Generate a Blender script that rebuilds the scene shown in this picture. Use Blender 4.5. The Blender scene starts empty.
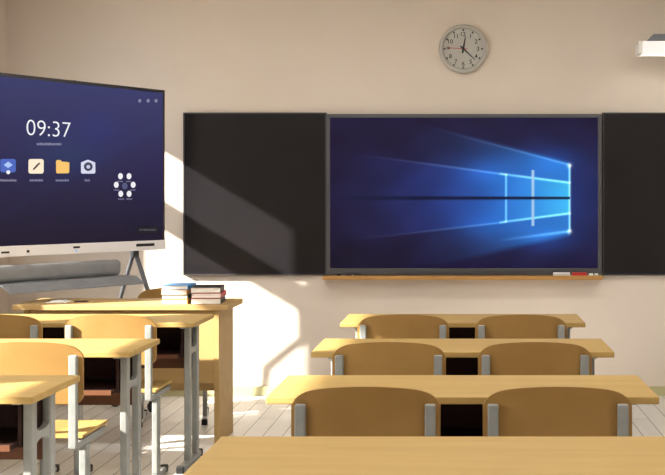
import bpy, bmesh, math, random
import numpy as np
from mathutils import Vector, Matrix
random.seed(4)
S = bpy.context.scene
COL = S.collection

# ------------------------------------------------------------------ camera
F, VX, VY, CZ = 1090.0, 463.0, 200.0, 1.356      # focal length in px, vanishing point, eye height
cam = bpy.data.cameras.new('camera'); co = bpy.data.objects.new('camera', cam); COL.objects.link(co)
co.location = (0, 0, CZ); co.rotation_euler = (math.pi/2, 0, 0)
cam.sensor_width = 36; cam.lens = F/665*36
cam.shift_x = (332.5-VX)/665; cam.shift_y = (VY-237.5)/665
cam.clip_start = .05
S.camera = co
def PX(px, Y): return (px-VX)/F*Y
def PZ(py, Y): return CZ-(py-VY)/F*Y

# ------------------------------------------------------------------ helpers
def sr(r, g, b):
    f = lambda c: (c/255/12.92) if c/255 <= .04045 else ((c/255+.055)/1.055)**2.4
    return (f(r), f(g), f(b), 1)

def mat(name, col, rough=.5, metal=0, spec=.5, emis=None, es=1):
    m = bpy.data.materials.new(name); m.use_nodes = True
    b = m.node_tree.nodes['Principled BSDF']
    b.inputs['Base Color'].default_value = col
    b.inputs['Roughness'].default_value = rough
    b.inputs['Metallic'].default_value = metal
    b.inputs['Specular IOR Level'].default_value = spec
    if emis:
        b.inputs['Emission Color'].default_value = emis
        b.inputs['Emission Strength'].default_value = es
    return m

def mottled(name, c1, c2, scale=(1, 1, 1), nscale=4, rough=.5, spec=.5, detail=3, bump=0, dist=0, metal=0, lo=.35, hi=.65):
    m = mat(name, c1, rough, metal, spec); nt = m.node_tree; N = nt.nodes; L = nt.links
    b = N['Principled BSDF']
    tc = N.new('ShaderNodeTexCoord'); mp = N.new('ShaderNodeMapping'); mp.inputs['Scale'].default_value = scale
    oi = N.new('ShaderNodeObjectInfo'); ad = N.new('ShaderNodeVectorMath'); ad.operation = 'ADD'
    sc = N.new('ShaderNodeMath'); sc.operation = 'MULTIPLY'; sc.inputs[1].default_value = 13
    L.new(oi.outputs['Random'], sc.inputs[0])
    L.new(tc.outputs['Object'], ad.inputs[0]); L.new(sc.outputs[0], ad.inputs[1]); L.new(ad.outputs[0], mp.inputs[0])
    no = N.new('ShaderNodeTexNoise'); no.inputs['Scale'].default_value = nscale; no.inputs['Detail'].default_value = detail
    no.inputs['Distortion'].default_value = dist
    L.new(mp.outputs[0], no.inputs['Vector'])
    cr = N.new('ShaderNodeValToRGB'); cr.color_ramp.elements[0].position = lo; cr.color_ramp.elements[1].position = hi
    cr.color_ramp.elements[0].color = c1; cr.color_ramp.elements[1].color = c2
    L.new(no.outputs[0], cr.inputs[0]); L.new(cr.outputs[0], b.inputs['Base Color'])
    if bump:
        bp = N.new('ShaderNodeBump'); bp.inputs['Strength'].default_value = bump; bp.inputs['Distance'].default_value = .002
        L.new(no.outputs[0], bp.inputs['Height']); L.new(bp.outputs[0], b.inputs['Normal'])
    return m

def obj(name, bm, m, parent=None, smooth=False, loc=(0, 0, 0)):
    me = bpy.data.meshes.new(name)
    bmesh.ops.recalc_face_normals(bm, faces=bm.faces)
    bm.to_mesh(me); bm.free()
    if smooth:
        for p in me.polygons: p.use_smooth = True
        try: me.set_sharp_from_angle(angle=math.radians(38))
        except Exception: pass
    me.materials.append(m)
    o = bpy.data.objects.new(name, me); COL.objects.link(o); o.location = loc
    if parent: o.parent = parent
    return o

def tag(o, label, cat, group=None, kind=None):
    if label: o['label'] = label
    if cat: o['category'] = cat
    if group: o['group'] = group
    if kind: o['kind'] = kind
    return o
def thing(name, label, cat, loc, rz=0, group=None):
    o = bpy.data.objects.new(name, None); COL.objects.link(o)
    o.location = loc; o.rotation_euler = (0, 0, rz); o.empty_display_size = .1
    return tag(o, label, cat, group)
def struct(o): o['kind'] = 'structure'; return o
def copy_tree(o, parent=None):
    c = o.copy(); COL.objects.link(c); c.parent = parent
    for ch in list(o.children): copy_tree(ch, c)
    return c

def add_box(bm, lo, hi, bev=0, seg=2, rot=None):
    lo, hi = Vector(lo), Vector(hi)
    b2 = bmesh.new(); bmesh.ops.create_cube(b2, size=1)
    d = hi-lo
    for v in b2.verts: v.co = Vector((v.co.x*d.x, v.co.y*d.y, v.co.z*d.z))
    if bev: bmesh.ops.bevel(b2, geom=b2.edges[:], offset=bev, segments=seg, affect='EDGES', profile=.5)
    c = (lo+hi)/2
    for v in b2.verts:
        if rot: v.co = rot @ v.co
        v.co += c
    t = bpy.data.meshes.new('t'); b2.to_mesh(t); b2.free(); bm.from_mesh(t); bpy.data.meshes.remove(t)
def box(lo, hi, bev=0, seg=2, rot=None):
    bm = bmesh.new(); add_box(bm, lo, hi, bev, seg, rot); return bm

def add_bar(bm, p0, p1, w, d, bev=.003, up=(0, 1, 0)):      # rectangular bar from p0 to p1
    p0, p1 = Vector(p0), Vector(p1); z = (p1-p0); ln = z.length; z.normalize()
    y = Vector(up); y = (y - z*y.dot(z)).normalized(); x = y.cross(z)
    R = Matrix((x, y, z)).transposed()
    b2 = bmesh.new(); bmesh.ops.create_cube(b2, size=1)
    for v in b2.verts: v.co = Vector((v.co.x*w, v.co.y*d, v.co.z*ln))
    if bev: bmesh.ops.bevel(b2, geom=b2.edges[:], offset=bev, segments=2, affect='EDGES')
    for v in b2.verts: v.co = R @ v.co + (p0+p1)/2
    t = bpy.data.meshes.new('t'); b2.to_mesh(t); b2.free(); bm.from_mesh(t); bpy.data.meshes.remove(t)

def add_cyl(bm, p0, p1, r, n=20, r2=None):
    p0, p1 = Vector(p0), Vector(p1); z = (p1-p0); ln = z.length
    M = Matrix.Translation((p0+p1)/2) @ z.to_track_quat('Z', 'Y').to_matrix().to_4x4()
    bmesh.ops.create_cone(bm, cap_ends=True, segments=n, radius1=r, radius2=r if r2 is None else r2, depth=ln, matrix=M)

def prism(pts, y0, y1, bend=None):                         # outline in x-z, thickness along y; bend(x) shifts y
    bm = bmesh.new()
    a = [bm.verts.new((x, y0+(bend(x) if bend else 0), z)) for x, z in pts]
    b = [bm.verts.new((x, y1+(bend(x) if bend else 0), z)) for x, z in pts]
    n = len(pts)
    for i in range(n): bm.faces.new((a[i], a[(i+1) % n], b[(i+1) % n], b[i]))
    return bm, a, b

def lathe(prof, n=48):                                     # profile (r, y) turned about the Y axis
    bm = bmesh.new(); rings = []
    for r, y in prof:
        rings.append([bm.verts.new((r*math.cos(2*math.pi*i/n), y, r*math.sin(2*math.pi*i/n))) for i in range(n)] if r > 1e-6 else [bm.verts.new((0, y, 0))])
    for p, q in zip(rings, rings[1:]):
        for i in range(n):
            j = (i+1) % n
            if len(p) == 1: bm.faces.new((p[0], q[i], q[j]))
            elif len(q) == 1: bm.faces.new((p[i], p[j], q[0]))
            else: bm.faces.new((p[i], p[j], q[j], q[i]))
    return bm

def text_bm(s, size, depth=.0004, sx=1.0, offset=0):        # text standing in the x-z plane, facing -y, centred
    cu = bpy.data.curves.new('lettering', 'FONT'); cu.body = s; cu.size = size; cu.align_x = 'CENTER'; cu.align_y = 'CENTER'
    cu.extrude = depth; cu.offset = offset
    o = bpy.data.objects.new('t', cu); COL.objects.link(o)
    bpy.context.view_layer.update()
    me = bpy.data.meshes.new_from_object(o.evaluated_get(bpy.context.evaluated_depsgraph_get()))
    bm = bmesh.new(); bm.from_mesh(me)
    xs = [v.co.x for v in bm.verts]; ys = [v.co.y for v in bm.verts]
    cx, cy = (min(xs)+max(xs))/2, (min(ys)+max(ys))/2
    for v in bm.verts:
        x, y, z = v.co; v.co = ((x-cx)*sx, -z, y-cy)
    bpy.data.objects.remove(o); bpy.data.meshes.remove(me); bpy.data.curves.remove(cu)
    return bm
def merge(bm, b2, off=(0, 0, 0)):
    for v in b2.verts: v.co += Vector(off)
    t = bpy.data.meshes.new('t'); b2.to_mesh(t); b2.free(); bm.from_mesh(t); bpy.data.meshes.remove(t)

FILL_LAMP, SUN, SKY = 14.0, 27.0, 6.0
# ------------------------------------------------------------------ materials
M = {}
M['wood']   = mottled('pale beech laminate', sr(164, 135, 80), sr(174, 145, 89), (1, 9, 9), 2.2, .5, .22, 4, lo=.3, hi=.7)
M['back']   = mottled('beech plywood backrest', sr(141, 108, 59), sr(151, 117, 67), (2, 9, 2), 2.5, .5, .22, 4)
M['edge']   = mottled('beech plywood', sr(184, 138, 76), sr(194, 148, 85), (2, 9, 2), 2.5, .45, .3, 4)
M['teacher']= mottled('beech veneer of teacher desk', sr(172, 141, 92), sr(180, 149, 99), (1, 7, 7), 2.0, .5, .3, 4)
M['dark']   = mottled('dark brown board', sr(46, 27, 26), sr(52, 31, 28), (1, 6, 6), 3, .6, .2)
M['brown']  = mottled('brown laminate edge', sr(92, 56, 36), sr(104, 65, 43), (1, 6, 6), 3, .5, .3)
M['metal']  = mottled('grey painted steel', sr(130, 132, 130), sr(138, 140, 138), (1, 1, 1), 20, .38, .5)
M['black']  = mat('black plastic', sr(26, 26, 27), .5)
M['wall']   = mottled('cream painted plaster', sr(213, 202, 190), sr(217, 206, 195), (1, 1, 1), 1.5, .8, .1)
M['ceil']   = mottled('white ceiling plaster', sr(228, 222, 212), sr(232, 226, 216), (1, 1, 1), 2, .9, .1)
M['base']   = mottled('olive painted skirting', sr(176, 170, 130), sr(182, 176, 136), (1, 1, 1), 4, .5, .3)
M['white']  = mat('white window frame', sr(235, 235, 230), .4)
M['board']  = mottled('glossy black board glass', sr(30, 28, 31), sr(32, 30, 33), (1, 1, 1), 2, .2, .3)
M['bframe'] = mat('dark anodised board frame', sr(60, 58, 60), .4, .3)
M['dframe'] = mat('grey anodised display frame', sr(92, 92, 96), .35, .6)
M['tray']   = mottled('honey coloured wooden ledge', sr(168, 126, 70), sr(178, 136, 80), (1, 8, 8), 4, .5, .3)
M['clockrim'] = mat('grey clock rim', sr(176, 174, 168), .4)
M['clockface'] = mottled('pale grey clock dial', sr(178, 178, 172), sr(184, 184, 178), (1, 1, 1), 5, .6, .3)
M['ink']    = mat('black ink', sr(30, 30, 30), .6)
M['red']    = mat('red plastic', sr(190, 40, 36), .5)
M['silver'] = mat('light silver plastic bar', sr(232, 232, 236), .4)
M['stand']  = mottled('grey powder coated steel', sr(122, 124, 128), sr(130, 132, 136), (1, 1, 1), 20, .45, .4)
M['standdk']= mat('dark grey steel tube', sr(84, 86, 92), .4, .3)

def floor_mat():
    m = mat('pale grey floor planks', sr(205, 200, 194), .42, 0, .35); nt = m.node_tree; N = nt.nodes; L = nt.links
    tc = N.new('ShaderNodeTexCoord'); mp = N.new('ShaderNodeMapping'); mp.inputs['Rotation'].default_value = (0, 0, math.pi/2)
    L.new(tc.outputs['Object'], mp.inputs[0])
    br = N.new('ShaderNodeTexBrick'); br.inputs['Scale'].default_value = 1
    br.inputs['Brick Width'].default_value = 1.35; br.inputs['Row Height'].default_value = .115
    br.inputs['Mortar Size'].default_value = .0028; br.inputs['Mortar Smooth'].default_value = .1
    br.inputs['Color1'].default_value = sr(214, 211, 206); br.inputs['Color2'].default_value = sr(198, 194, 188)
    br.inputs['Mortar'].default_value = sr(105, 101, 98); br.offset = .37; br.offset_frequency = 2
    L.new(mp.outputs[0], br.inputs['Vector'])
    no = N.new('ShaderNodeTexNoise'); no.inputs['Scale'].default_value = 3
    m2 = N.new('ShaderNodeMapping'); m2.inputs['Scale'].default_value = (9, 1, 1); L.new(tc.outputs['Object'], m2.inputs[0]); L.new(m2.outputs[0], no.inputs['Vector'])
    mx = N.new('ShaderNodeMix'); mx.data_type = 'RGBA'; mx.blend_type = 'MULTIPLY'; mx.inputs[0].default_value = .35
    cr = N.new('ShaderNodeValToRGB'); cr.color_ramp.elements[0].color = (.78, .77, .75, 1); cr.color_ramp.elements[0].position = .3; cr.color_ramp.elements[1].position = .7
    L.new(no.outputs[0], cr.inputs[0]); L.new(br.outputs[0], mx.inputs[6]); L.new(cr.outputs[0], mx.inputs[7])
    L.new(mx.outputs[2], N['Principled BSDF'].inputs['Base Color'])
    bp = N.new('ShaderNodeBump'); bp.inputs['Strength'].default_value = .3; bp.inputs['Distance'].default_value = .002; bp.invert = True
    L.new(br.outputs['Fac'], bp.inputs['Height']); L.new(bp.outputs[0], N['Principled BSDF'].inputs['Normal'])
    return m
M['floor'] = floor_mat()
def glass_mat():
    m = bpy.data.materials.new('clear window glass'); m.use_nodes = True; nt = m.node_tree; N = nt.nodes; L = nt.links
    N.remove(N['Principled BSDF']); out = N['Material Output']
    t = N.new('ShaderNodeBsdfTransparent'); g = N.new('ShaderNodeBsdfGlossy'); g.inputs['Roughness'].default_value = .02
    f = N.new('ShaderNodeFresnel'); f.inputs['IOR'].default_value = 1.35; mx = N.new('ShaderNodeMixShader')
    L.new(f.outputs[0], mx.inputs[0]); L.new(t.outputs[0], mx.inputs[1]); L.new(g.outputs[0], mx.inputs[2]); L.new(mx.outputs[0], out.inputs[0])
    return m
M['glass'] = glass_mat()

# ------------------------------------------------------------------ room
WY, XL, XR, CEIL, YB = 7.55, -3.15, 3.7, 3.0, -3.2
WT = .10
struct(obj('floor', box((XL-WT, YB, -.1), (XR+WT, WY+WT, 0)), M['floor']))
struct(obj('ceiling', box((XL-WT, YB, CEIL), (XR+WT, WY+WT, CEIL+.1)), M['ceil']))
struct(obj('wall_front', box((XL-WT, WY, 0), (XR+WT, WY+WT, CEIL)), M['wall']))
struct(obj('wall_right', box((XR, YB, 0), (XR+WT, WY, CEIL)), M['wall']))
wins = [(-.85, .85), (2.0, 2.84), (3.12, 4.60), (4.93, 6.15), (6.53, 7.11)]   # openings along Y
SILL, HEAD = .85, 2.405
struct(obj('wall_back', box((XL-WT, YB-WT, 0), (XR+WT, YB, CEIL)), M['wall']))
bm = bmesh.new()
ys = [YB]+[v for w in wins for v in w]+[WY]
for i in range(0, len(ys), 2): add_box(bm, (XL-WT, ys[i], 0), (XL, ys[i+1], CEIL))
for a, b in wins:
    add_box(bm, (XL-WT, a, 0), (XL, b, SILL)); add_box(bm, (XL-WT, a, HEAD), (XL, b, CEIL))
struct(obj('wall_left', bm, M['wall']))
for i, (a, b) in enumerate(wins):
    bm = bmesh.new(); t = .025; x0, x1 = XL-.075, XL-.035
    add_box(bm, (x0, a, SILL), (x1, a+t, HEAD), .003); add_box(bm, (x0, b-t, SILL), (x1, b, HEAD), .003)
    add_box(bm, (x0, a+t, SILL), (x1, b-t, SILL+t), .003); add_box(bm, (x0, a+t, HEAD-t), (x1, b-t, HEAD), .003)
    w = struct(obj('window_%d' % (i+1), bm, M['white']))
    obj('transom', box((x0, a+t, 1.835), (x1, b-t, 2.02), .003), M['white'], w)
    obj('pane', box((XL-.058, a+t, SILL+t), (XL-.052, b-t, 1.835)), M['glass'], w)
    obj('pane', box((XL-.058, a+t, 2.02), (XL-.052, b-t, HEAD-t)), M['glass'], w)
    bm = box((XL-.04, a, SILL-.0), (XL+.0, b, SILL+.012), .002)
def skirting(name, lo, hi): struct(obj(name, box(lo, hi, .003), M['base']))
skirting('baseboard_front', (XL, WY-.014, 0), (XR, WY, .066))
skirting('baseboard_left', (XL, YB, 0), (XL+.014, WY-.014, .066))
skirting('baseboard_right', (XR-.014, YB, 0), (XR, WY-.014, .066))

# ------------------------------------------------------------------ student desk
def make_desk():
    t = thing('student_desk', 'x', 'desk', (0, 0, 0))      # local y=0: near edge of the top, +y towards the board
    W, D, H = .606, .422, .75
    obj('tabletop', box((-W, 0, H-.023), (W, D, H), .004, 3), M['wood'], t)
    bm = bmesh.new()
    add_box(bm, (-.50, .0905, .562), (.50, .372, .580), .002)
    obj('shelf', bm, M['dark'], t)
    obj('shelf_edge', box((-.50, .088, .561), (.50, .0903, .581), .0008), M['brown'], t)
    obj('back_panel', box((-.512, .374, .468), (.512, .390, H-.0235), .002), M['brown'], t)
    for s in (-1, 1):
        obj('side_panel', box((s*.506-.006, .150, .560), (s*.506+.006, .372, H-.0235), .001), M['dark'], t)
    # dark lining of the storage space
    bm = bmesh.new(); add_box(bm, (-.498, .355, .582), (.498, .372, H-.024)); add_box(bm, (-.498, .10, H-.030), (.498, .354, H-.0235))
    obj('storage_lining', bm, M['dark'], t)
    for s in (-1, 1):
        for y in (.175, .335):
            obj('leg', box((s*.530-.0145, y-.024, .034), (s*.530+.0145, y+.024, H-.036), .006, 3), M['metal'], t)
        bm = bmesh.new()                                    # sagging cross bar between the two uprights
        N = 10; lo_ = []; up_ = []
        for k in range(N+1):
            u = -1+2*k/N; y = .255+.057*u; e = .016*abs(u)**4
            lo_.append((y, .572-e)); up_.append((y, .598+e))
        ring = lo_+up_[::-1]
        a = [bm.verts.new((s*.530-.011, *p)) for p in ring]; b = [bm.verts.new((s*.530+.011, *p)) for p in ring]; n = len(ring)
        for i in range(n): bm.faces.new((a[i], a[(i+1) % n], b[(i+1) % n], b[i]))
        for i in range(N): 
            bm.faces.new((a[i], a[i+1], a[n-2-i], a[n-1-i])); bm.faces.new((b[i], b[i+1], b[n-2-i], b[n-1-i]))
        obj('crossbar', bm, M['metal'], t)
        obj('top_rail', box((s*.530-.014, .06, H-.036), (s*.530+.014, .39, H-.0235), .002), M['metal'], t)
        ft = obj('foot', box((s*.530-.017, .035, .006), (s*.530+.017, .40, .034), .006), M['metal'], t)
        for y0, y1 in ((.015, .037), (.398, .420)):
            obj('foot_cap', box((s*.530-.019, y0, 0), (s*.530+.019, y1, .038), .005), M['black'], ft)
    return t

# ------------------------------------------------------------------ student chair
def back_outline(hw=.2185, z0=.572, top=.812):
    pts = []
    r = .035
    for k in range(7):                                      # lower left corner
        a = math.pi + k/6*math.pi/2; pts.append((-hw+r+r*math.cos(a), z0+r+r*math.sin(a)))
    for k in range(7):
        a = -math.pi/2 + k/6*math.pi/2; pts.append((hw-r+r*math.cos(a), z0+r+r*math.sin(a)))
    N = 30                                                  # upper edge: flat arch falling off at the corners
    for k in range(N+1):
        u = math.cos(math.pi*k/N)
        z = top - .020*u*u - .032*abs(u)**9 - .005*abs(u)**30
        pts.append((hw*u, z))
    return pts
def make_chair():
    t = thing('student_chair', 'x', 'chair', (0, 0, 0))     # local y=0: rear face of the backrest, +y is where the sitter faces
    bend = lambda x: .020*(1-(x/.215)**2)
    bend = lambda x: -.018*(1-(abs(x)/.215)**2)
    pts = back_outline()
    bm, a, b = prism(pts, .02, .032, bend)
    # triangulated faces front and back as strips between left and right halves
    bmesh.ops.triangle_fill(bm, use_beauty=True, edges=[e for e in bm.edges if e.verts[0] in set(a) and e.verts[1] in set(a)])
    bmesh.ops.triangle_fill(bm, use_beauty=True, edges=[e for e in bm.edges if e.verts[0] in set(b) and e.verts[1] in set(b)])
    obj('backrest', bm, M['back'], t, True)
    # seat: plywood sheet with rolled front edge and two pressed hollows
    bm = bmesh.new(); nx, ny = 28, 16; g = []
    for layer in (0, 1):
        rows = []
        for j in range(ny+1):
            v = j/ny; y = .055+.345*v
            row = []
            for i in range(nx+1):
                u = -1+2*i/nx
                hw = .205-.02*max(0, (v-.85)/.15)**2
                z = .445 - .012*math.exp(-((abs(u)-.45)/.28)**2)*math.sin(math.pi*min(1, v*1.05))
                z -= .022*max(0, (v-.85)/.15)**2
                z -= .012*layer
                row.append(bm.verts.new((u*hw, y, z)))
            rows.append(row)
        g.append(rows)
    for layer in (0, 1):
        for j in range(ny):
            for i in range(nx):
                r = g[layer]; bm.faces.new((r[j][i], r[j][i+1], r[j+1][i+1], r[j+1][i]))
    per = [(0, i) for i in range(nx)]+[(j, nx) for j in range(ny)]+[(ny, i) for i in range(nx, 0, -1)]+[(j, 0) for j in range(ny, 0, -1)]
    for p, q in zip(per, per[1:]+per[:1]):
        bm.faces.new((g[0][p[0]][p[1]], g[0][q[0]][q[1]], g[1][q[0]][q[1]], g[1][p[0]][p[1]]))
    obj('seat', bm, M['wood'], t, True)
    for s in (-1, 1):
        x = s*.189
        obj('post', box((x-.0155, -.012, .405), (x+.0155, .0135, .762), .005, 3), M['metal'], t)
        bm = bmesh.new(); add_box(bm, (x-.013, .014, .398), (x+.013, .34, .424), .004)
        obj('seat_rail', bm, M['metal'], t)
        bm = bmesh.new(); add_box(bm, (x-.014, .10, .030), (x+.014, .155, .398), .005, 3)
        obj('leg', bm, M['metal'], t)
        ft = obj('foot', box((x-.0155, -.10, .006), (x+.0155, .26, .030), .005), M['metal'], t)
        for y0, y1 in ((-.12, -.098), (.258, .285)):
            obj('foot_cap', box((x-.018, y0, 0), (x+.018, y1, .036), .005), M['black'], ft)
    return t

RN = [3.353, 4.345, 5.375]                                  # near edges of the desk rows
desk0 = make_desk(); chair0 = make_chair()
used = {'d': 0, 'c': 0}
def place(kind, x, y, label, group):
    src = desk0 if kind == 'd' else chair0
    o = src if not used[kind] else copy_tree(src)
    used[kind] = 1
    o.location = (x, y, 0); o['label'] = label; o['group'] = group
    return o
DG = 'two-seat wooden desks in rows'; CG = 'wooden student chairs tucked under the desks'
XRc, XLc = -.001, -1.931
place('d', XRc-.014, 2.375, 'two-seat wooden desk nearest the camera, its top filling the bottom edge, no chairs before it', DG)
place('d', XRc, RN[0], 'two-seat wooden desk directly beyond the nearest one, in the column under the big wall display', DG)
place('d', XRc, RN[1], 'two-seat wooden desk in the middle of the column under the display, third from the camera', DG)
place('d', XRc, RN[2], 'two-seat wooden desk closest to the wall under the big display', DG)
place('d', XLc, RN[0], 'sun-streaked two-seat desk nearest the camera on the left, cut off by the left edge', DG)
place('d', XLc, RN[1], 'sunlit two-seat desk in the middle of the left column', DG)
place('d', XLc, RN[2], 'two-seat desk right in front of the long teacher desk, farthest of the left column', DG)
rows = ['second desk from the camera', 'third desk below the display', 'desk closest to the display']
CY = [3.17, 4.17, 5.17]
for k in range(3):
    for s, side in ((-1, 'left'), (1, 'right')):
        place('c', XRc-.003+s*.2805, CY[k], 'wooden chair at the %s seat of the %s' % (side, rows[k]), CG)
lr = [None, 'sunlit middle desk of the left column', 'desk in front of the teacher desk']
place('c', -1.680, CY[1], 'sunlit wooden chair beyond the nearest left desk, right edge of its backrest in shade', CG)
place('c', -1.680, CY[2], 'sunlit yellow-looking chair at the right seat of the desk in front of the teacher desk', CG)
place('c', -2.224, CY[2], 'shaded brown chair at the left edge of the photo, before the teacher desk', CG)

# ------------------------------------------------------------------ teacher desk
tx0, tx1, ty0, ty1, TH = -2.474, -1.290, 5.98, 6.39, .78
tcx = (tx0+tx1)/2
t = thing('teacher_desk', 'long wooden teacher desk with closed front panel, books on top, below the touchscreen', 'desk', (tcx, ty0, 0))
hw = (tx1-tx0)/2
obj('tabletop', box((-hw, 0, TH-.03), (hw, ty1-ty0, TH), .003), M['teacher'], t)
for s in (-1, 1):
    x = s*(hw-.068)
    obj('side_panel', box((x-.0135, .025, 0), (x+.0135, ty1-ty0-.015, TH-.0305), .0015), M['teacher'], t)
obj('front_panel', box((-hw+.083, .030, .345), (hw-.083, .046, TH-.0305), .0015), M['teacher'], t)
obj('bottom_rail', box((-hw+.083, .085, .295), (hw-.083, .101, .42), .0015), M['teacher'], t)

# paper and pencil on the teacher desk
def flat_xy(px0, px1, Y): return PX(px0, Y), PX(px1, Y)
bm = bmesh.new(); Y = 6.17
x0, x1 = flat_xy(49, 69, Y)
for k in range(3):
    add_box(bm, (x0+.004*k, Y-.06+.004*k, TH+.0008*k), (x1-.003*k, Y+.05, TH+.0008*k+.0008))
add_box(bm, (x0+.02, Y-.03, TH+.0025), (x1-.02, Y+.03, TH+.008), .002)
tag(obj('paper_stack', bm, mat('white paper', sr(238, 236, 232), .7)), 'small stack of white paper lying on the left half of the teacher desk', 'paper')
p = thing('pencil', 'dark pencil lying on the teacher desk beside the white paper', 'pencil', (PX(82, Y), Y-.02, TH+.0042), .5)
bm = bmesh.new(); add_cyl(bm, (-.035, 0, 0), (.035, 0, 0), .004, 6); obj('shaft', bm, M['ink'], p)
bm = bmesh.new(); add_cyl(bm, (.035, 0, 0), (.048, 0, 0), .004, 12, .0006); obj('tip', bm, M['brown'], p)

# books
M['pages'] = mottled('cream page edges', sr(232, 228, 218), sr(244, 241, 234), (1, 1, 60), 8, .8, .1)
def book(name, cx, y0, z, w, d, h, rz, cover, label, group, extra=None):
    t = thing(name, label, 'book', (cx, y0, z), rz, group)
    c = .0025
    obj('page_block', box((-w/2+.004, .004, c), (w/2-.004, d-.004, h-c)), M['pages'], t)
    bm = bmesh.new(); add_box(bm, (-w/2, 0, 0), (w/2, d, c), .0006, 1); add_box(bm, (-w/2, 0, h-c), (w/2, d, h), .0006, 1)
    add_box(bm, (w/2-c, 0, c*.6), (w/2, d, h-c*.6), .0006, 1)
    obj('cover', bm, cover, t)
    if extra: obj('spine_label', box((w/2, d*.2, h*.25), (w/2+.0006, d*.8, h*.75)), extra, t)
    return t
cv = lambda n, r, g, b: mat(n, sr(r, g, b), .4)
white_c = cv('white book cover', 236, 238, 236)
zb = TH; bx = PX(178, 6.1)
LG, RG = 'pale stacked books on the teacher desk', 'black and red stacked books on the teacher desk'
specs = [(.030, cv('orange cover', 222, 150, 60), 'orange-spined book with white pages, bottom of the left stack on the teacher desk'),
         (.022, cv('dark green cover', 40, 70, 60), 'dark green-spined book with white pages, second from the bottom in the left stack'),
         (.030, cv('amber cover', 214, 158, 84), 'amber-spined book with white pages, second from the top in the left stack'),
         (.022, cv('light blue cover', 66, 140, 205), 'light blue book lying on top of the left stack on the teacher desk')]
for k, (h, c, l) in enumerate(specs):
    book('book', bx+[0, .002, -.002, .003][k], 6.02, zb, .145, .20, h-.0004, [0, .02, -.01, .015][k], c, l, LG); zb += h
zb = TH; bx = PX(209, 6.09)
specs = [(.034, cv('black cover', 30, 24, 26), 'thick black book at the bottom of the right stack on the teacher desk'),
         (.028, cv('red cover', 186, 34, 44), 'red-spined book in the middle of the right stack on the teacher desk'),
         (.032, cv('charcoal cover', 34, 26, 28), 'black book lying on top of the right stack on the teacher desk')]
for k, (h, c, l) in enumerate(specs):
    book('book', bx+[0, .002, -.001][k], 6.015, zb, .165, .21, h-.0004, [.10, .08, .12][k], c, l, RG); zb += h

# teacher chair behind the desk, facing the class
tc_ = copy_tree(chair0)
tc_.name = 'teacher_chair'; tc_.location = (-1.800, 6.80, .012); tc_.rotation_euler = (0, 0, math.pi+math.radians(12))
tc_['label'] = 'wooden chair behind the teacher desk, its sunlit backrest rising beside the books'; tc_['category'] = 'chair'
if 'group' in tc_: del tc_['group']
tc_.location.z = 0

# ------------------------------------------------------------------ wall boards and the big display
BY = WY-.035
def board(name, px0, px1, label):
    x0, x1 = PX(px0, BY), PX(px1, BY); z1, z0 = PZ(112.5, BY), PZ(275.5, BY); cx = (x0+x1)/2; hw = (x1-x0)/2
    t = thing(name, label, 'board', (cx, WY, z0), 0, 'side boards flanking the wall display')
    H = z1-z0; d = .035; f = .010
    obj('panel', box((-hw+f, -d+.003, f), (hw-f, -.002, H-f)), M['board'], t)
    bm = bmesh.new()
    add_box(bm, (-hw, -d, 0), (hw, 0, f), .002); add_box(bm, (-hw, -d, H-f), (hw, 0, H), .002)
    add_box(bm, (-hw, -d, f), (-hw+f, 0, H-f), .002); add_box(bm, (hw-f, -d, f), (hw, 0, H-f), .002)
    obj('frame', bm, M['bframe'], t)
    return t
board('chalkboard', 183, 326.5, 'glossy black board on the left of the wall display, crossed by a band of sunlight')
board('chalkboard', 602.5, 746, 'plain black board on the right of the wall display, cut off by the right edge')

def grid_screen(name, x0, x1, z0, z1, y, nx, nz, fn, parent, strength, mname):
    """flat lit screen; fn(X, Z in 0..1 arrays) -> sRGB 0..1 array; colours are what the screen gives off"""
    u = np.linspace(0, 1, nx+1); v = np.linspace(0, 1, nz+1); U, V = np.meshgrid(u, v)
    co_ = np.stack([x0+(x1-x0)*U, np.full_like(U, y), z0+(z1-z0)*V], -1).reshape(-1, 3)
    i, j = np.meshgrid(np.arange(nx), np.arange(nz)); a = (j*(nx+1)+i).ravel()
    faces = np.stack([a, a+1, a+nx+2, a+nx+1], 1)
    me = bpy.data.meshes.new(name); me.from_pydata(co_.tolist(), [], faces.tolist())
    c = np.clip(fn(U.ravel(), V.ravel()), 0, 1)
    lin = np.where(c <= .04045, c/12.92, ((c+.055)/1.055)**2.4)
    at = me.color_attributes.new('picture', 'FLOAT_COLOR', 'POINT')
    at.data.foreach_set('color', np.concatenate([lin, np.ones((len(lin), 1))], 1).astype(np.float32).ravel())
    m = mat(mname, (.004, .004, .006, 1), .25, 0, .12); nt = m.node_tree
    an = nt.nodes.new('ShaderNodeAttribute'); an.attribute_name = 'picture'
    nt.links.new(an.outputs['Color'], nt.nodes['Principled BSDF'].inputs['Emission Color'])
    nt.nodes['Principled BSDF'].inputs['Emission Strength'].default_value = strength
    me.materials.append(m)
    o = bpy.data.objects.new(name, me); COL.objects.link(o); o.parent = parent
    return o

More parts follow.
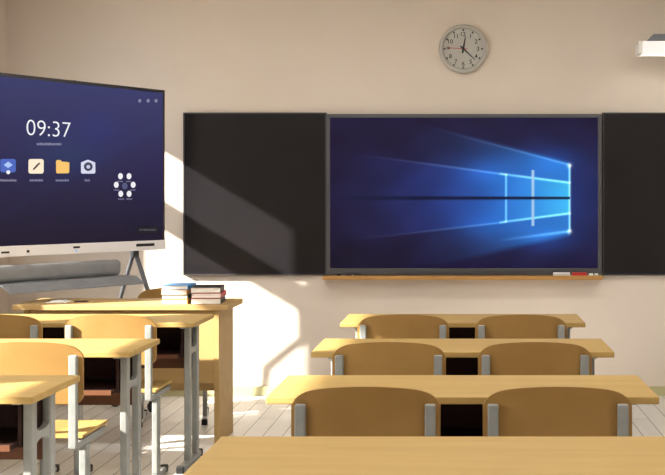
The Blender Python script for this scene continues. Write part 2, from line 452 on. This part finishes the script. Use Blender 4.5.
def wallpaper(U, V):
    # picture coordinates: those of the display, 271 x 152 units
    x = 330+U*269.5; y = 267.5-V*148
    def seg(x0, y0, x1, y1, w, fall=1.0):
        dx, dy = x1-x0, y1-y0; L2 = dx*dx+dy*dy
        t = np.clip(((x-x0)*dx+(y-y0)*dy)/L2, 0, 1)
        d = np.hypot(x-x0-t*dx, y-y0-t*dy)
        return np.exp(-(d/w)**2)*(1-t)**fall
    sm = lambda a, b, q: np.clip((q-a)/(b-a), 0, 1)**2*(3-2*np.clip((q-a)/(b-a), 0, 1))
    cy = 198.5
    r, g, b = 27/255+0*x, 20/255+0*x, 52/255+0*x
    # vignette
    e = np.exp(-(((x-515)/115)**2+((y-197)/42)**2))
    r += .01*e; g += .09*e; b += .19*e
    e = np.exp(-(((x-540)/55)**2+((y-200)/50)**2)); g += .07*e; b += .12*e; r += .02*e
    c = 1-.35*sm(60, 0, x-330)*0
    dark = .30*sm(0, 1, np.clip((y-215)/60, 0, 1))*sm(0, 1, np.clip((470-x)/140, 0, 1))
    r *= 1-dark; g *= 1-dark; b *= 1-dark
    # wedge of light left of the window, between the lower and the upper beam edge
    up = np.interp(x, [352, 507, 571], [155, 175.5, 183.0]); lo = np.interp(x, [352, 507, 571], [239.5, 222, 214])
    inw = sm(-1.5, 1.5, y-up)*sm(-1.5, 1.5, lo-y)*(x < 571)
    f = np.clip((x-335)/236, 0, 1)
    r += inw*(.06*f**1.0+.20*np.maximum(0, f-.72)); g += inw*(.12*f+.42*f**3.4); b += inw*(.18*f+.34*f**1.8)
    # outer beams to the window's outer corners
    up2 = np.interp(x, [420, 571], [127, 166.0]); lo2 = np.interp(x, [440, 571], [262, 232])
    in2 = sm(-5, 2, y-up2)*sm(-6, 2, lo2-y)*(x < 571)*np.clip((x-400)/171, 0, 1)**1.5*(1-inw)
    r += in2*.06; g += in2*.30; b += in2*.42
    # soft haze around the corners
    for (qx, qy) in ((566, 160), (560, 238), (500, 172), (500, 226)):
        k = .45*np.exp(-(((x-qx+12)/32)**2+((y-qy)/13)**2)); g += .20*k; b += .38*k; r += .04*k
    # crisp beam edges
    for s_, w, a, fl in (((571, 166, 425, 128), 0.9, .35, .8), ((507, 175.5, 352, 155), 0.9, .38, .9), ((571, 183.5, 500, 174.5), 1.0, .8, .2),
                     ((571, 213.5, 500, 222.5), 1.0, .8, .2), ((507, 222, 352, 239.5), 0.9, .32, .9), ((571, 231, 500, 240), 1.3, .45, .7),
                     ((571, 166, 571, 231.5), 1.0, .85, 0), ((507, 175, 507, 222), .9, .6, 0)):
        k = a*seg(*s_, w, fl) if fl else a*np.exp(-(np.abs(x-s_[0])/w)**2)*(y > s_[1])*(y < s_[3])
        r += .55*k; g += .72*k; b += .75*k
    for (qx, qy) in ((571, 166.5), (571, 231.5)):
        k = np.exp(-((x-qx)**2+(y-qy)**2)/6.); r += .5*k; g += .45*k; b += .3*k
    k = np.exp(-(np.abs(x-534)/1.5)**4)*(y > 171)*(y < 225.5)
    r = r*(1-k)+k*.66; g = g*(1-k)+k*.80; b = b*(1-k)+k*.93
    # dark horizontal bar of the window and its long shadow
    hw_ = np.interp(x, [340, 571], [2.3, 1.3]); k = np.exp(-(np.abs(y-cy)/hw_)**4)*(x < 571)*np.clip((x-331)/25, 0, 1)
    r = r*(1-k)+k*.07; g = g*(1-k)+k*.09; b = b*(1-k)+k*.22
    # faint smoke
    nz = (np.sin(x*.11+2*np.sin(y*.07))+np.sin(y*.17+x*.05+1.7*np.sin(x*.06)))*.5
    r += .008*nz; g += .010*nz; b += .020*nz
    return np.stack([r, g, b], -1)

DY = WY-.055
x0, x1, z0, z1 = PX(326.5, DY), PX(601.5, DY), PZ(275, DY), PZ(114, DY)
dcx = (x0+x1)/2; hw = (x1-x0)/2; H = z1-z0
t = thing('wall_display', 'large flat display on the wall glowing with a blue window logo and light beams', 'display', (dcx, WY, z0))
obj('housing', box((-hw+.004, -.049, .004), (hw-.004, -.001, H-.004), .002), M['black'], t)
bm = bmesh.new(); f = .024
add_box(bm, (-hw, -.057, 0), (hw, -.04, f*1.9), .002); add_box(bm, (-hw, -.057, H-f), (hw, -.04, H), .002)
add_box(bm, (-hw, -.057, f*1.9), (-hw+f, -.04, H-f), .002); add_box(bm, (hw-f, -.057, f*1.9), (hw, -.04, H-f), .002)
obj('frame', bm, M['dframe'], t)
grid_screen('screen', -hw+f-.001, hw-f+.001, f*1.9-.001, H-f+.001, -.0515, 300, 165, wallpaper, t, 1.0, 'glowing blue wallpaper on the display')

# wooden ledge
LZ1 = PZ(275.4, WY-.1)
tz0, tz1 = LZ1-.030, LZ1
lx0, lx1 = PX(323, WY-.1), PX(602.5, WY-.1)
t = thing('chalk_ledge', 'long honey-coloured wooden ledge under the big wall display', 'ledge', ((lx0+lx1)/2, WY, tz0))
lw = (lx1-lx0)/2
obj('shelf', box((-lw, -.115, 0), (lw, -.0, .018), .003), M['tray'], t)
obj('lip', box((-lw, -.125, 0), (lw, -.115, .030), .003), M['tray'], t)
ez = tz0+.018
def ledge_box(name, pa, pb, h, m, label, cat, y=.095, d=.03, band=None, bands=None):
    xa, xb = PX(pa, WY-.1), PX(pb, WY-.1)
    t = thing(name, label, cat, ((xa+xb)/2, WY-y, ez)); w = (xb-xa)/2
    obj('body' if name != 'chalk_stick' else 'stick', box((-w, -d/2, 0), (w, d/2, h), .003), m, t)
    if band: obj('felt', box((-w+.001, -d/2+.001, h), (w-.001, d/2-.001, h+.008), .002), band, t)
    return t
ledge_box('board_eraser', 553, 570, .024, mat('pale grey eraser body', sr(205, 203, 196), .6), 'pale grey board eraser on the right end of the wooden ledge', 'eraser', band=M['silver'])
ledge_box('board_eraser', 572, 587, .024, M['red'], 'red board eraser on the wooden ledge, beside the pale grey one', 'eraser', band=M['red'])
for a, b, l in ((589, 593, 'short white chalk piece on the ledge, next to the red eraser'), (594.5, 598, 'rightmost short white chalk piece on the ledge')):
    xa, xb = PX(a, WY-.1), PX(b, WY-.1); bm = bmesh.new(); add_cyl(bm, (xa, WY-.1, ez+.013), (xb, WY-.1, ez+.013), .013, 16)
    tag(obj('chalk_piece', bm, M['white'], None, True), l, 'chalk', 'white chalk pieces on the ledge')
for a, b, l in ((337, 341, 'leftmost small dark marker cap on the left end of the ledge'), (345, 352, 'dark marker lying on the left of the ledge, between two others'), (354, 361, 'dark marker on the left part of the ledge, rightmost of the three')):
    xa, xb = PX(a, WY-.1), PX(b, WY-.1); c = (xa+xb)/2; h = (xb-xa)/2
    t = thing('marker_pen', l, 'marker', (c, WY-.1, ez+.011), 0, 'dark markers on the ledge')
    bm = bmesh.new(); add_cyl(bm, (-h, 0, 0), (h*.3, 0, 0), .011, 16); obj('barrel', bm, M['ink'], t, True)
    bm = bmesh.new(); add_cyl(bm, (h*.3, 0, 0), (h, 0, 0), .0105, 16); obj('cap', bm, M['black'], t, True)

# ------------------------------------------------------------------ clock
cy_ = WY-.03; R = 24.6/F*cy_
t = thing('wall_clock', 'round grey wall clock with numerals and a red second hand, above the display', 'clock', (PX(463.3, cy_), WY, PZ(48.7, cy_)))
k = R
obj('rim', lathe([(k*.60, 0), (k*.97, 0), (k, -.012), (k*.99, -.032), (k*.94, -.042), (k*.87, -.044), (k*.83, -.034), (k*.82, -.024)], 72), M['clockrim'], t, True)
dial = obj('dial', lathe([(0, -.024), (k*.825, -.024), (k*.825, -.018), (0, -.018)], 72), M['clockface'], t)
bm = bmesh.new()
for i in range(60):
    a = math.radians(i*6); c, s = math.sin(a), math.cos(a)
    big = i % 5 == 0
    r0, r1, w = (k*.725, k*.80, k*.065) if big else (k*.78, k*.80, k*.012)
    add_bar(bm, (c*r0, -.0246, s*r0), (c*r1, -.0246, s*r1), w, .001, 0)
obj('tick_marks', bm, M['ink'], dial)
for i in range(1, 13):
    a = math.radians(i*30); bm = bmesh.new()
    merge(bm, text_bm(str(i), k*.24, .0005, 1, .0004), (math.sin(a)*k*.60, -.0246, math.cos(a)*k*.60))
    obj('numeral', bm, M['ink'], dial)
def hand(name, ang, ln, tail, w, y, m):
    a = math.radians(ang); d = Vector((math.sin(a), 0, math.cos(a)))
    bm = bmesh.new(); p0 = -d*tail; p1 = d*ln
    side = Vector((math.cos(a), 0, -math.sin(a)))
    pts = [p0-side*w*.5, p0+side*w*.5, side*w*.62, p1+side*w*.25, p1-side*w*.25, -side*w*.62]
    lo = [bm.verts.new(q+Vector((0, y, 0))) for q in pts]; hi = [bm.verts.new(q+Vector((0, y-.0012, 0))) for q in pts]
    bm.faces.new(lo); bm.faces.new(hi[::-1])
    for i in range(6): bm.faces.new((lo[i], lo[(i+1) % 6], hi[(i+1) % 6], hi[i]))
    return obj(name, bm, m, t)
hand('hour_hand', 10, k*.50, k*.18, k*.07, -.0275, M['ink'])
hand('minute_hand', 133, k*.66, k*.16, k*.055, -.0300, M['ink'])
hand('second_hand', 273, k*.70, k*.16, k*.025, -.0325, M['red'])
bm = bmesh.new(); add_cyl(bm, (0, -.024, 0), (0, -.036, 0), k*.055, 20); obj('hub', bm, M['ink'], t)

# ------------------------------------------------------------------ lamp over the boards
FY = 7.22
x0 = PX(638.5, FY); zt, zb_ = PZ(41, FY), PZ(53.5, FY)
t = thing('board_lamp', 'long white lamp with sloping grey top above the right-hand black board', 'lamp', (x0, FY, zb_))
h = zt-zb_; Lm = 1.15
obj('front_strip', box((.028, 0, 0), (Lm-.028, .012, h), .002), mat('softly lit white lamp strip', sr(240, 240, 240), .4, emis=(1, .99, 1, 1), es=.35), t)
obj('end_cap', box((0, -.002, -.001), (.028, .15, h+.001), .004), M['white'], t)
obj('end_cap', box((Lm-.028, -.002, -.001), (Lm, .15, h+.001), .004), M['white'], t)
# sloping hood
bm = bmesh.new(); ht = .055
v = [bm.verts.new(p) for p in ((.055, .006, h), (Lm-.055, .006, h), (Lm-.055, .148, h), (.055, .148, h), (.11, .05, h+ht), (Lm-.11, .05, h+ht), (Lm-.11, .12, h+ht), (.11, .12, h+ht))]
for q in ((0, 1, 2, 3), (4, 5, 6, 7), (0, 1, 5, 4), (1, 2, 6, 5), (2, 3, 7, 6), (3, 0, 4, 7)): bm.faces.new([v[i] for i in q])
obj('hood', bm, mat('grey lacquered hood', sr(128, 132, 142), .45), t)
bm = bmesh.new(); add_box(bm, (.028, .138, 0), (Lm-.028, .148, h)); add_box(bm, (.028, .012, h-.008), (Lm-.028, .138, h))
obj('reflector', bm, M['white'], t)
bm = bmesh.new(); add_cyl(bm, (.04, .075, h*.45), (Lm-.04, .075, h*.45), .013, 16)
obj('tube', bm, mat('lit fluorescent tube', (1, 1, 1, 1), .5, emis=(1, .95, .85, 1), es=5), t)
for xx in (.3, Lm-.3):
    bm = bmesh.new(); add_cyl(bm, (xx, .10, h+ht), (xx, WY-FY, h+ht-.0), .010, 12); obj('bracket', bm, M['stand'], t, True)

# ------------------------------------------------------------------ interactive touchscreen on its stand
ca, sa = .5505, .8349; ang = math.atan2(sa, ca)
RX, RY = -1.95, 7.13; PW = 1.71
pc = (RX-ca*PW/2, RY-sa*PW/2)
def on_panel(px, py):                                       # where a point of the screen sits, in the panel's own x and z
    q = (px-VX)/F; s = (RX-q*RY)/(ca-sa*q); Yd = RY-sa*s
    return PW/2-s, CZ-(py-VY)/F*Yd
Z0, Z1 = 1.033, 2.074
ifp = thing('interactive_touchscreen', 'huge tilted touchscreen reading 09:37 with app icons, standing at the left', 'touchscreen', (pc[0], pc[1], Z0), ang)
hp = PW/2; H = Z1-Z0
def ip(name, bm, m, parent=None, smooth=False):
    return obj(name, bm, m, parent or ifp, smooth)
ip('housing', box((-hp+.005, .008, .02), (hp-.005, .020, H-.004), .002), M['standdk'])
ip('rear_cover', box((-hp+.12, .0205, .10), (hp-.12, .075, H-.10), .012), M['standdk'])
bm = bmesh.new(); f = .020; bb = .062
add_box(bm, (-hp, 0, H-f), (hp, .02, H), .002); add_box(bm, (-hp, 0, bb), (-hp+f*.8, .02, H-f), .002); add_box(bm, (hp-f*.8, 0, bb), (hp, .02, H-f), .002)
ip('bezel', bm, mat('black metal bezel', sr(62, 62, 66), .35, .4))
bar = ip('bottom_bar', box((-hp, -.012, 0), (hp, .02, bb), .005, 3), M['silver'])
def slot(px0, px1, py0, py1, m=None, name='port'):
    xa, za = on_panel(px0, py0); xb, zb2 = on_panel(px1, py1)
    return obj(name, box((min(xa, xb), -.014, min(za, zb2)-Z0), (max(xa, xb), -.0115, max(za, zb2)-Z0)), m or M['ink'], bar)
slot(135, 153, 243.8, 245.8); slot(72, 78.5, 246.3, 248); slot(0, 8, 251.6, 253.2); slot(25.5, 28, 250, 252.5)
slot(74.3, 75.8, 250, 251.3, mat('small blue status light', (0, .1, .6, 1), emis=(.1, .5, 1, 1), es=1), 'status_light')
bm = bmesh.new(); add_box(bm, (on_panel(75, 80)[0]-.009, -.001, H-.012), (on_panel(75, 80)[0]+.009, .015, H+.0015), .002)
ip('top_sensor', bm, M['ink'])

def home(U, V):
    top = np.array([58, 61, 106])/255; mid = np.array([45, 41, 79])/255; bot = np.array([29, 23, 42])/255
    V_ = V[:, None]
    c = np.where(V_ > .5, mid+(top-mid)*(V_-.5)*2, bot+(mid-bot)*V_*2)
    e = np.exp(-(((U-.56)/.16)**2+((V-.55)/.12)**2))[:, None]; c = c+e*np.array([0, .045, .05])
    e = np.exp(-(((U-.70)/.12)**2+((V-.72)/.12)**2))[:, None]; c = c+e*np.array([.0, .01, .06])
    # broad faint diagonal stroke
    d = np.abs((V-.40)-(U-.55)*.9)[:, None]; c = c+np.exp(-(d/.03)**2)*np.array([.0, .010, .016])
    return c
grid_screen('screen', -hp+f*.8-.001, hp-f*.8+.001, bb-.001, H-f+.001, .003, 96, 56, home, ifp, 1.0, 'glowing navy home screen')
def em(name, r, g, b, es=1): return mat(name, (.02, .02, .02, 1), .4, spec=.1, emis=sr(r, g, b), es=es)
E_white = em('white glowing pixels', 245, 245, 250); E_dim = em('dim grey glowing pixels', 135, 133, 160)
def glyph(name, s, px, py, hpx, m, wpx=None, off=0, parent=None):
    x, z = on_panel(px, py); _, zt_ = on_panel(px, py-hpx/2); _, zb3 = on_panel(px, py+hpx/2)
    hh = zt_-zb3
    b = text_bm(s, 1, .0005, 1, off)
    zs = [v.co.z for v in b.verts]; sc_ = hh/(max(zs)-min(zs))
    for v in b.verts: v.co.x *= sc_; v.co.z *= sc_
    if wpx:
        xs = [v.co.x for v in b.verts]; wx = abs(on_panel(px+wpx/2, py)[0]-on_panel(px-wpx/2, py)[0]); q = wx/(max(xs)-min(xs))
        for v in b.verts: v.co.x *= q
    for v in b.verts: v.co += Vector((x, .0015, z-Z0))
    return obj(name, b, m, parent or ifp)
glyph('clock_digits', '09:37', 49.2, 128.6, 15.2, E_white, 44, -.014)
def cells(name, px0, px1, py, h, m, seed, parent=None):      # line of tiny text too small to read
    rnd = random.Random(seed); bm = bmesh.new(); p = px0
    while p < px1-.6:
        w = rnd.choice((.7, 1.0, 1.2)); xa, za = on_panel(p, py-h/2*rnd.choice((.7, 1))); xb, zb4 = on_panel(min(px1, p+w), py+h/2)
        add_box(bm, (xa, .001, zb4-Z0), (xb, .0025, za-Z0)); p += w+.6
    return obj(name, bm, m, parent or ifp)
cells('date_text', 37, 61.5, 144, 2.6, E_dim, 1)
for k_, (a, b) in enumerate(((0.5, 17), (30, 43), (56, 69.5), (85, 91))): cells('icon_caption', a, b, 180.3, 2.2, E_dim, 5+k_)
def panel_poly(name, pts, m, y=.0015, parent=None):
    bm = bmesh.new(); P = [on_panel(*p) for p in pts]; d = .0005
    a = [bm.verts.new((x, y, z-Z0)) for x, z in P]; b = [bm.verts.new((x, y+d, z-Z0)) for x, z in P]; n = len(P)
    bm.faces.new(a); bm.faces.new(b[::-1])
    for i in range(n): bm.faces.new((a[i], a[(i+1) % n], b[(i+1) % n], b[i]))
    return obj(name, bm, m, parent or ifp)
def rrect(cx, cy, w, h, r, sk=0):
    out = []
    for qx, qy, a0 in ((1, 1, 0), (-1, 1, 90), (-1, -1, 180), (1, -1, 270)):
        for k in range(5):
            a = math.radians(a0+k*22.5); out.append((cx+qx*(w/2-r)+r*math.cos(a), cy+qy*(h/2-r)+r*math.sin(a)))
    return out
def circ(cx, cy, r, n=16, ry=None): return [(cx+r*math.cos(2*math.pi*i/n), cy+(ry or r)*math.sin(2*math.pi*i/n)) for i in range(n)]
ic = panel_poly('app_icon', rrect(8.3, 165.6, 15.5, 13.4, 2.2), em('blue app tile', 70, 100, 190), .0018)
ic['label'] = 'blue app icon with a pale diamond'
panel_poly('symbol', [(3.8, 165), (8.3, 161.5), (12.8, 165), (8.3, 168)], em('pale blue mark', 175, 200, 245), .0008, ic)
panel_poly('symbol', circ(8.3, 172.2, 2.0), E_white, .0004, ic)
ic = panel_poly('app_icon', rrect(36.3, 166.3, 15.2, 14.6, 2.2), em('cream app tile', 252, 236, 208), .0018)
ic['label'] = 'cream app icon with a dark pen stroke'
panel_poly('symbol', [(32.8, 169.2), (33.9, 170.2), (38.5, 165.5), (40.6, 163.1), (39.2, 162.6), (36.8, 164.6)], em('dark pen stroke', 60, 45, 45), .0008, ic)
ic = panel_poly('app_icon', [(56.2, 161.2), (57.2, 160), (60.8, 160), (62, 161.6), (68.6, 162), (69.6, 163), (69.4, 172.4), (68.4, 173.3), (57.4, 173.4), (56.4, 172.4)], em('yellow folder tile', 250, 198, 110), .0018)
ic['label'] = 'yellow folder icon'
ic = panel_poly('app_icon', [(81.2, 162.4), (87.5, 159.8), (88.6, 159.8), (95.4, 162.4), (95.6, 172.4), (94.4, 173.6), (82.2, 173.6), (81.2, 172.4)], em('pale home tile', 216, 218, 240), .0018)
ic['label'] = 'pale house-shaped icon with a dark ring'
ring = panel_poly('symbol', circ(88.4, 166.6, 4.4, 20), em('dark ring mark', 62, 60, 84), .0012, ic)
panel_poly('symbol', circ(88.4, 166.8, 1.9, 14), em('light ring centre', 200, 204, 228), .0006, ic)
for k_, (cx, cyy) in enumerate(((120.7, 176.2), (129.2, 176.2), (116.5, 184.8), (133.4, 184.8), (121, 193.8), (129.3, 193.8))):
    panel_poly('round_icon', circ(cx, cyy, 2.4, 18, 3.1), em('white round icon', 240, 238, 242), .0018)
    cells('icon_caption', cx-2.6, cx+3, cyy+5.2, 1.1, E_dim, 30+k_)
panel_poly('round_icon', circ(125, 186, 2.8, 18, 3.4), em('dim blue round icon', 78, 84, 124), .0018)
panel_poly('button', rrect(148, 229.8, 20.5, 7.0, 3.2), em('black pill button', 6, 5, 10), .0018)
cells('button_text', 140, 156, 229.8, 1.8, em('dim button text', 90, 88, 104), 77)
for cx in (140, 148.4, 156.3):
    panel_poly('status_icon', circ(cx, 100.8, 1.5, 8, 1.9), E_dim, .0018)

# stand: two A-shaped frames behind the panel joined by a tray
st = thing('screen_stand', 'grey steel stand with slanted legs and tray holding up the touchscreen', 'stand', (pc[0], pc[1], 0), ang)
for sx in (.70, -.42):
    back = .11
    # front and rear leg of each A frame
    bm = bmesh.new()
    add_bar(bm, (sx, back, 1.20), (sx, back, .985), .05, .035, .004)
    add_cyl(bm, (sx, back-.010, 1.01), (sx, -.045, .72), .014)
    add_cyl(bm, (sx, -.045, .722), (sx, -.055, .10), .014)
    obj('front_leg', bm, M['standdk'], st)
    bm = bmesh.new()
    add_cyl(bm, (sx, back+.012, 1.01), (sx, .245, .72), .014)
    add_cyl(bm, (sx, .245, .722), (sx, .275, .10), .014)
    obj('rear_leg', bm, M['standdk'], st)
    ft = obj('foot', box((sx-.02, -.09, .07), (sx+.02, .33, .10), .004), M['standdk'], st)
    for yy in (-.06, .30):
        bm = bmesh.new(); add_cyl(bm, (sx-.014, yy, .034), (sx+.014, yy, .034), .034, 20); add_box(bm, (sx-.018, yy-.012, .034), (sx+.018, yy+.012, .07))
        obj('caster', bm, M['black'], ft, True)
    obj('vertical_mount', box((sx-.03, .076, 1.10), (sx+.03, .10, 1.75), .003), M['standdk'], st)
# tray with a raised back, its right end by the right A frame
xa = on_panel(139, 272)[0]; xb = on_panel(4, 289)[0]
xa -= .13; xb -= .10
bm = bmesh.new()                                            # shallow tray: level shelf, then a front apron sloping down
prof = [(.05, .886), (-.13, .886), (-.205, .846), (-.205, .838), (-.135, .874), (.05, .874)]
a = [bm.verts.new((xb, *p)) for p in prof]; b = [bm.verts.new((xa, *p)) for p in prof]
for i in range(6): bm.faces.new((a[i], a[(i+1) % 6], b[(i+1) % 6], b[i]))
bm.faces.new((a[0], a[1], a[4], a[5])); bm.faces.new((a[1], a[2], a[3], a[4])); bm.faces.new((b[0], b[1], b[4], b[5])); bm.faces.new((b[1], b[2], b[3], b[4]))
obj('tray', bm, M['stand'], st)
pts = []
x1_, x0_ = xa-.03, xb-.35; zz0, zz1 = .888, .986; r = .035
bm = bmesh.new(); add_box(bm, (x0_, -.04, zz0), (x1_, .03, zz1), .030, 5)
obj('speaker_bar', bm, M['stand'], st, True)
bm = bmesh.new(); add_bar(bm, (-.42, .115, 1.09), (.70, .115, 1.09), .04, .03, .003, (0, 0, 1)); obj('cross_beam', bm, M['standdk'], st)

# ------------------------------------------------------------------ ceiling lamps added unseen above the frame to brighten the room
M['diff'] = mat('lit diffuser of added fill lamp', (1, 1, 1, 1), .5, emis=(1, .975, .93, 1), es=FILL_LAMP)
cl = thing('added_ceiling_lamp', 'added flat rectangular ceiling lamp, unseen above the classroom desks, brightening the room', 'lamp', (0, 0, CEIL), 0, 'added unseen ceiling lamps over the desks')
bm = bmesh.new()
add_box(bm, (-.62, -.17, -.05), (.62, -.15, 0), .003); add_box(bm, (-.62, .15, -.05), (.62, .17, 0), .003)
add_box(bm, (-.62, -.15, -.05), (-.60, .15, 0), .003); add_box(bm, (.60, -.15, -.05), (.62, .15, 0), .003)
obj('frame', bm, M['white'], cl)
obj('diffuser', box((-.60, -.15, -.035), (.60, .15, -.025)), M['diff'], cl)
first = True
for yy in (1.5, 3.5, 5.5):
    for xx in (-1.7, .3, 2.3):
        o = cl if first else copy_tree(cl); first = False
        o.location = (xx, yy, CEIL)

# ------------------------------------------------------------------ light
SD = Vector((1, .47, -.6))
sl = bpy.data.lights.new('sun', 'SUN'); so = bpy.data.objects.new('sun', sl); COL.objects.link(so)
so.location = (-8, -1, 6); so.rotation_euler = SD.to_track_quat('-Z', 'Y').to_euler()
sl.energy = SUN; sl.angle = math.radians(1.1); sl.color = (1, .95, .84)
w = bpy.data.worlds.new('daylight'); S.world = w; w.use_nodes = True
bg = w.node_tree.nodes['Background']; bg.inputs[0].default_value = (.97, .985, 1, 1); bg.inputs[1].default_value = SKY

S.view_settings.view_transform = 'Standard'; S.view_settings.look = 'None'; S.view_settings.gamma = 1
S.view_settings.use_curve_mapping = False; S.view_settings.exposure = 0
S.cycles.use_denoising = True; S.cycles.max_bounces = 10; S.cycles.diffuse_bounces = 6
S.cycles.sample_clamp_indirect = 4
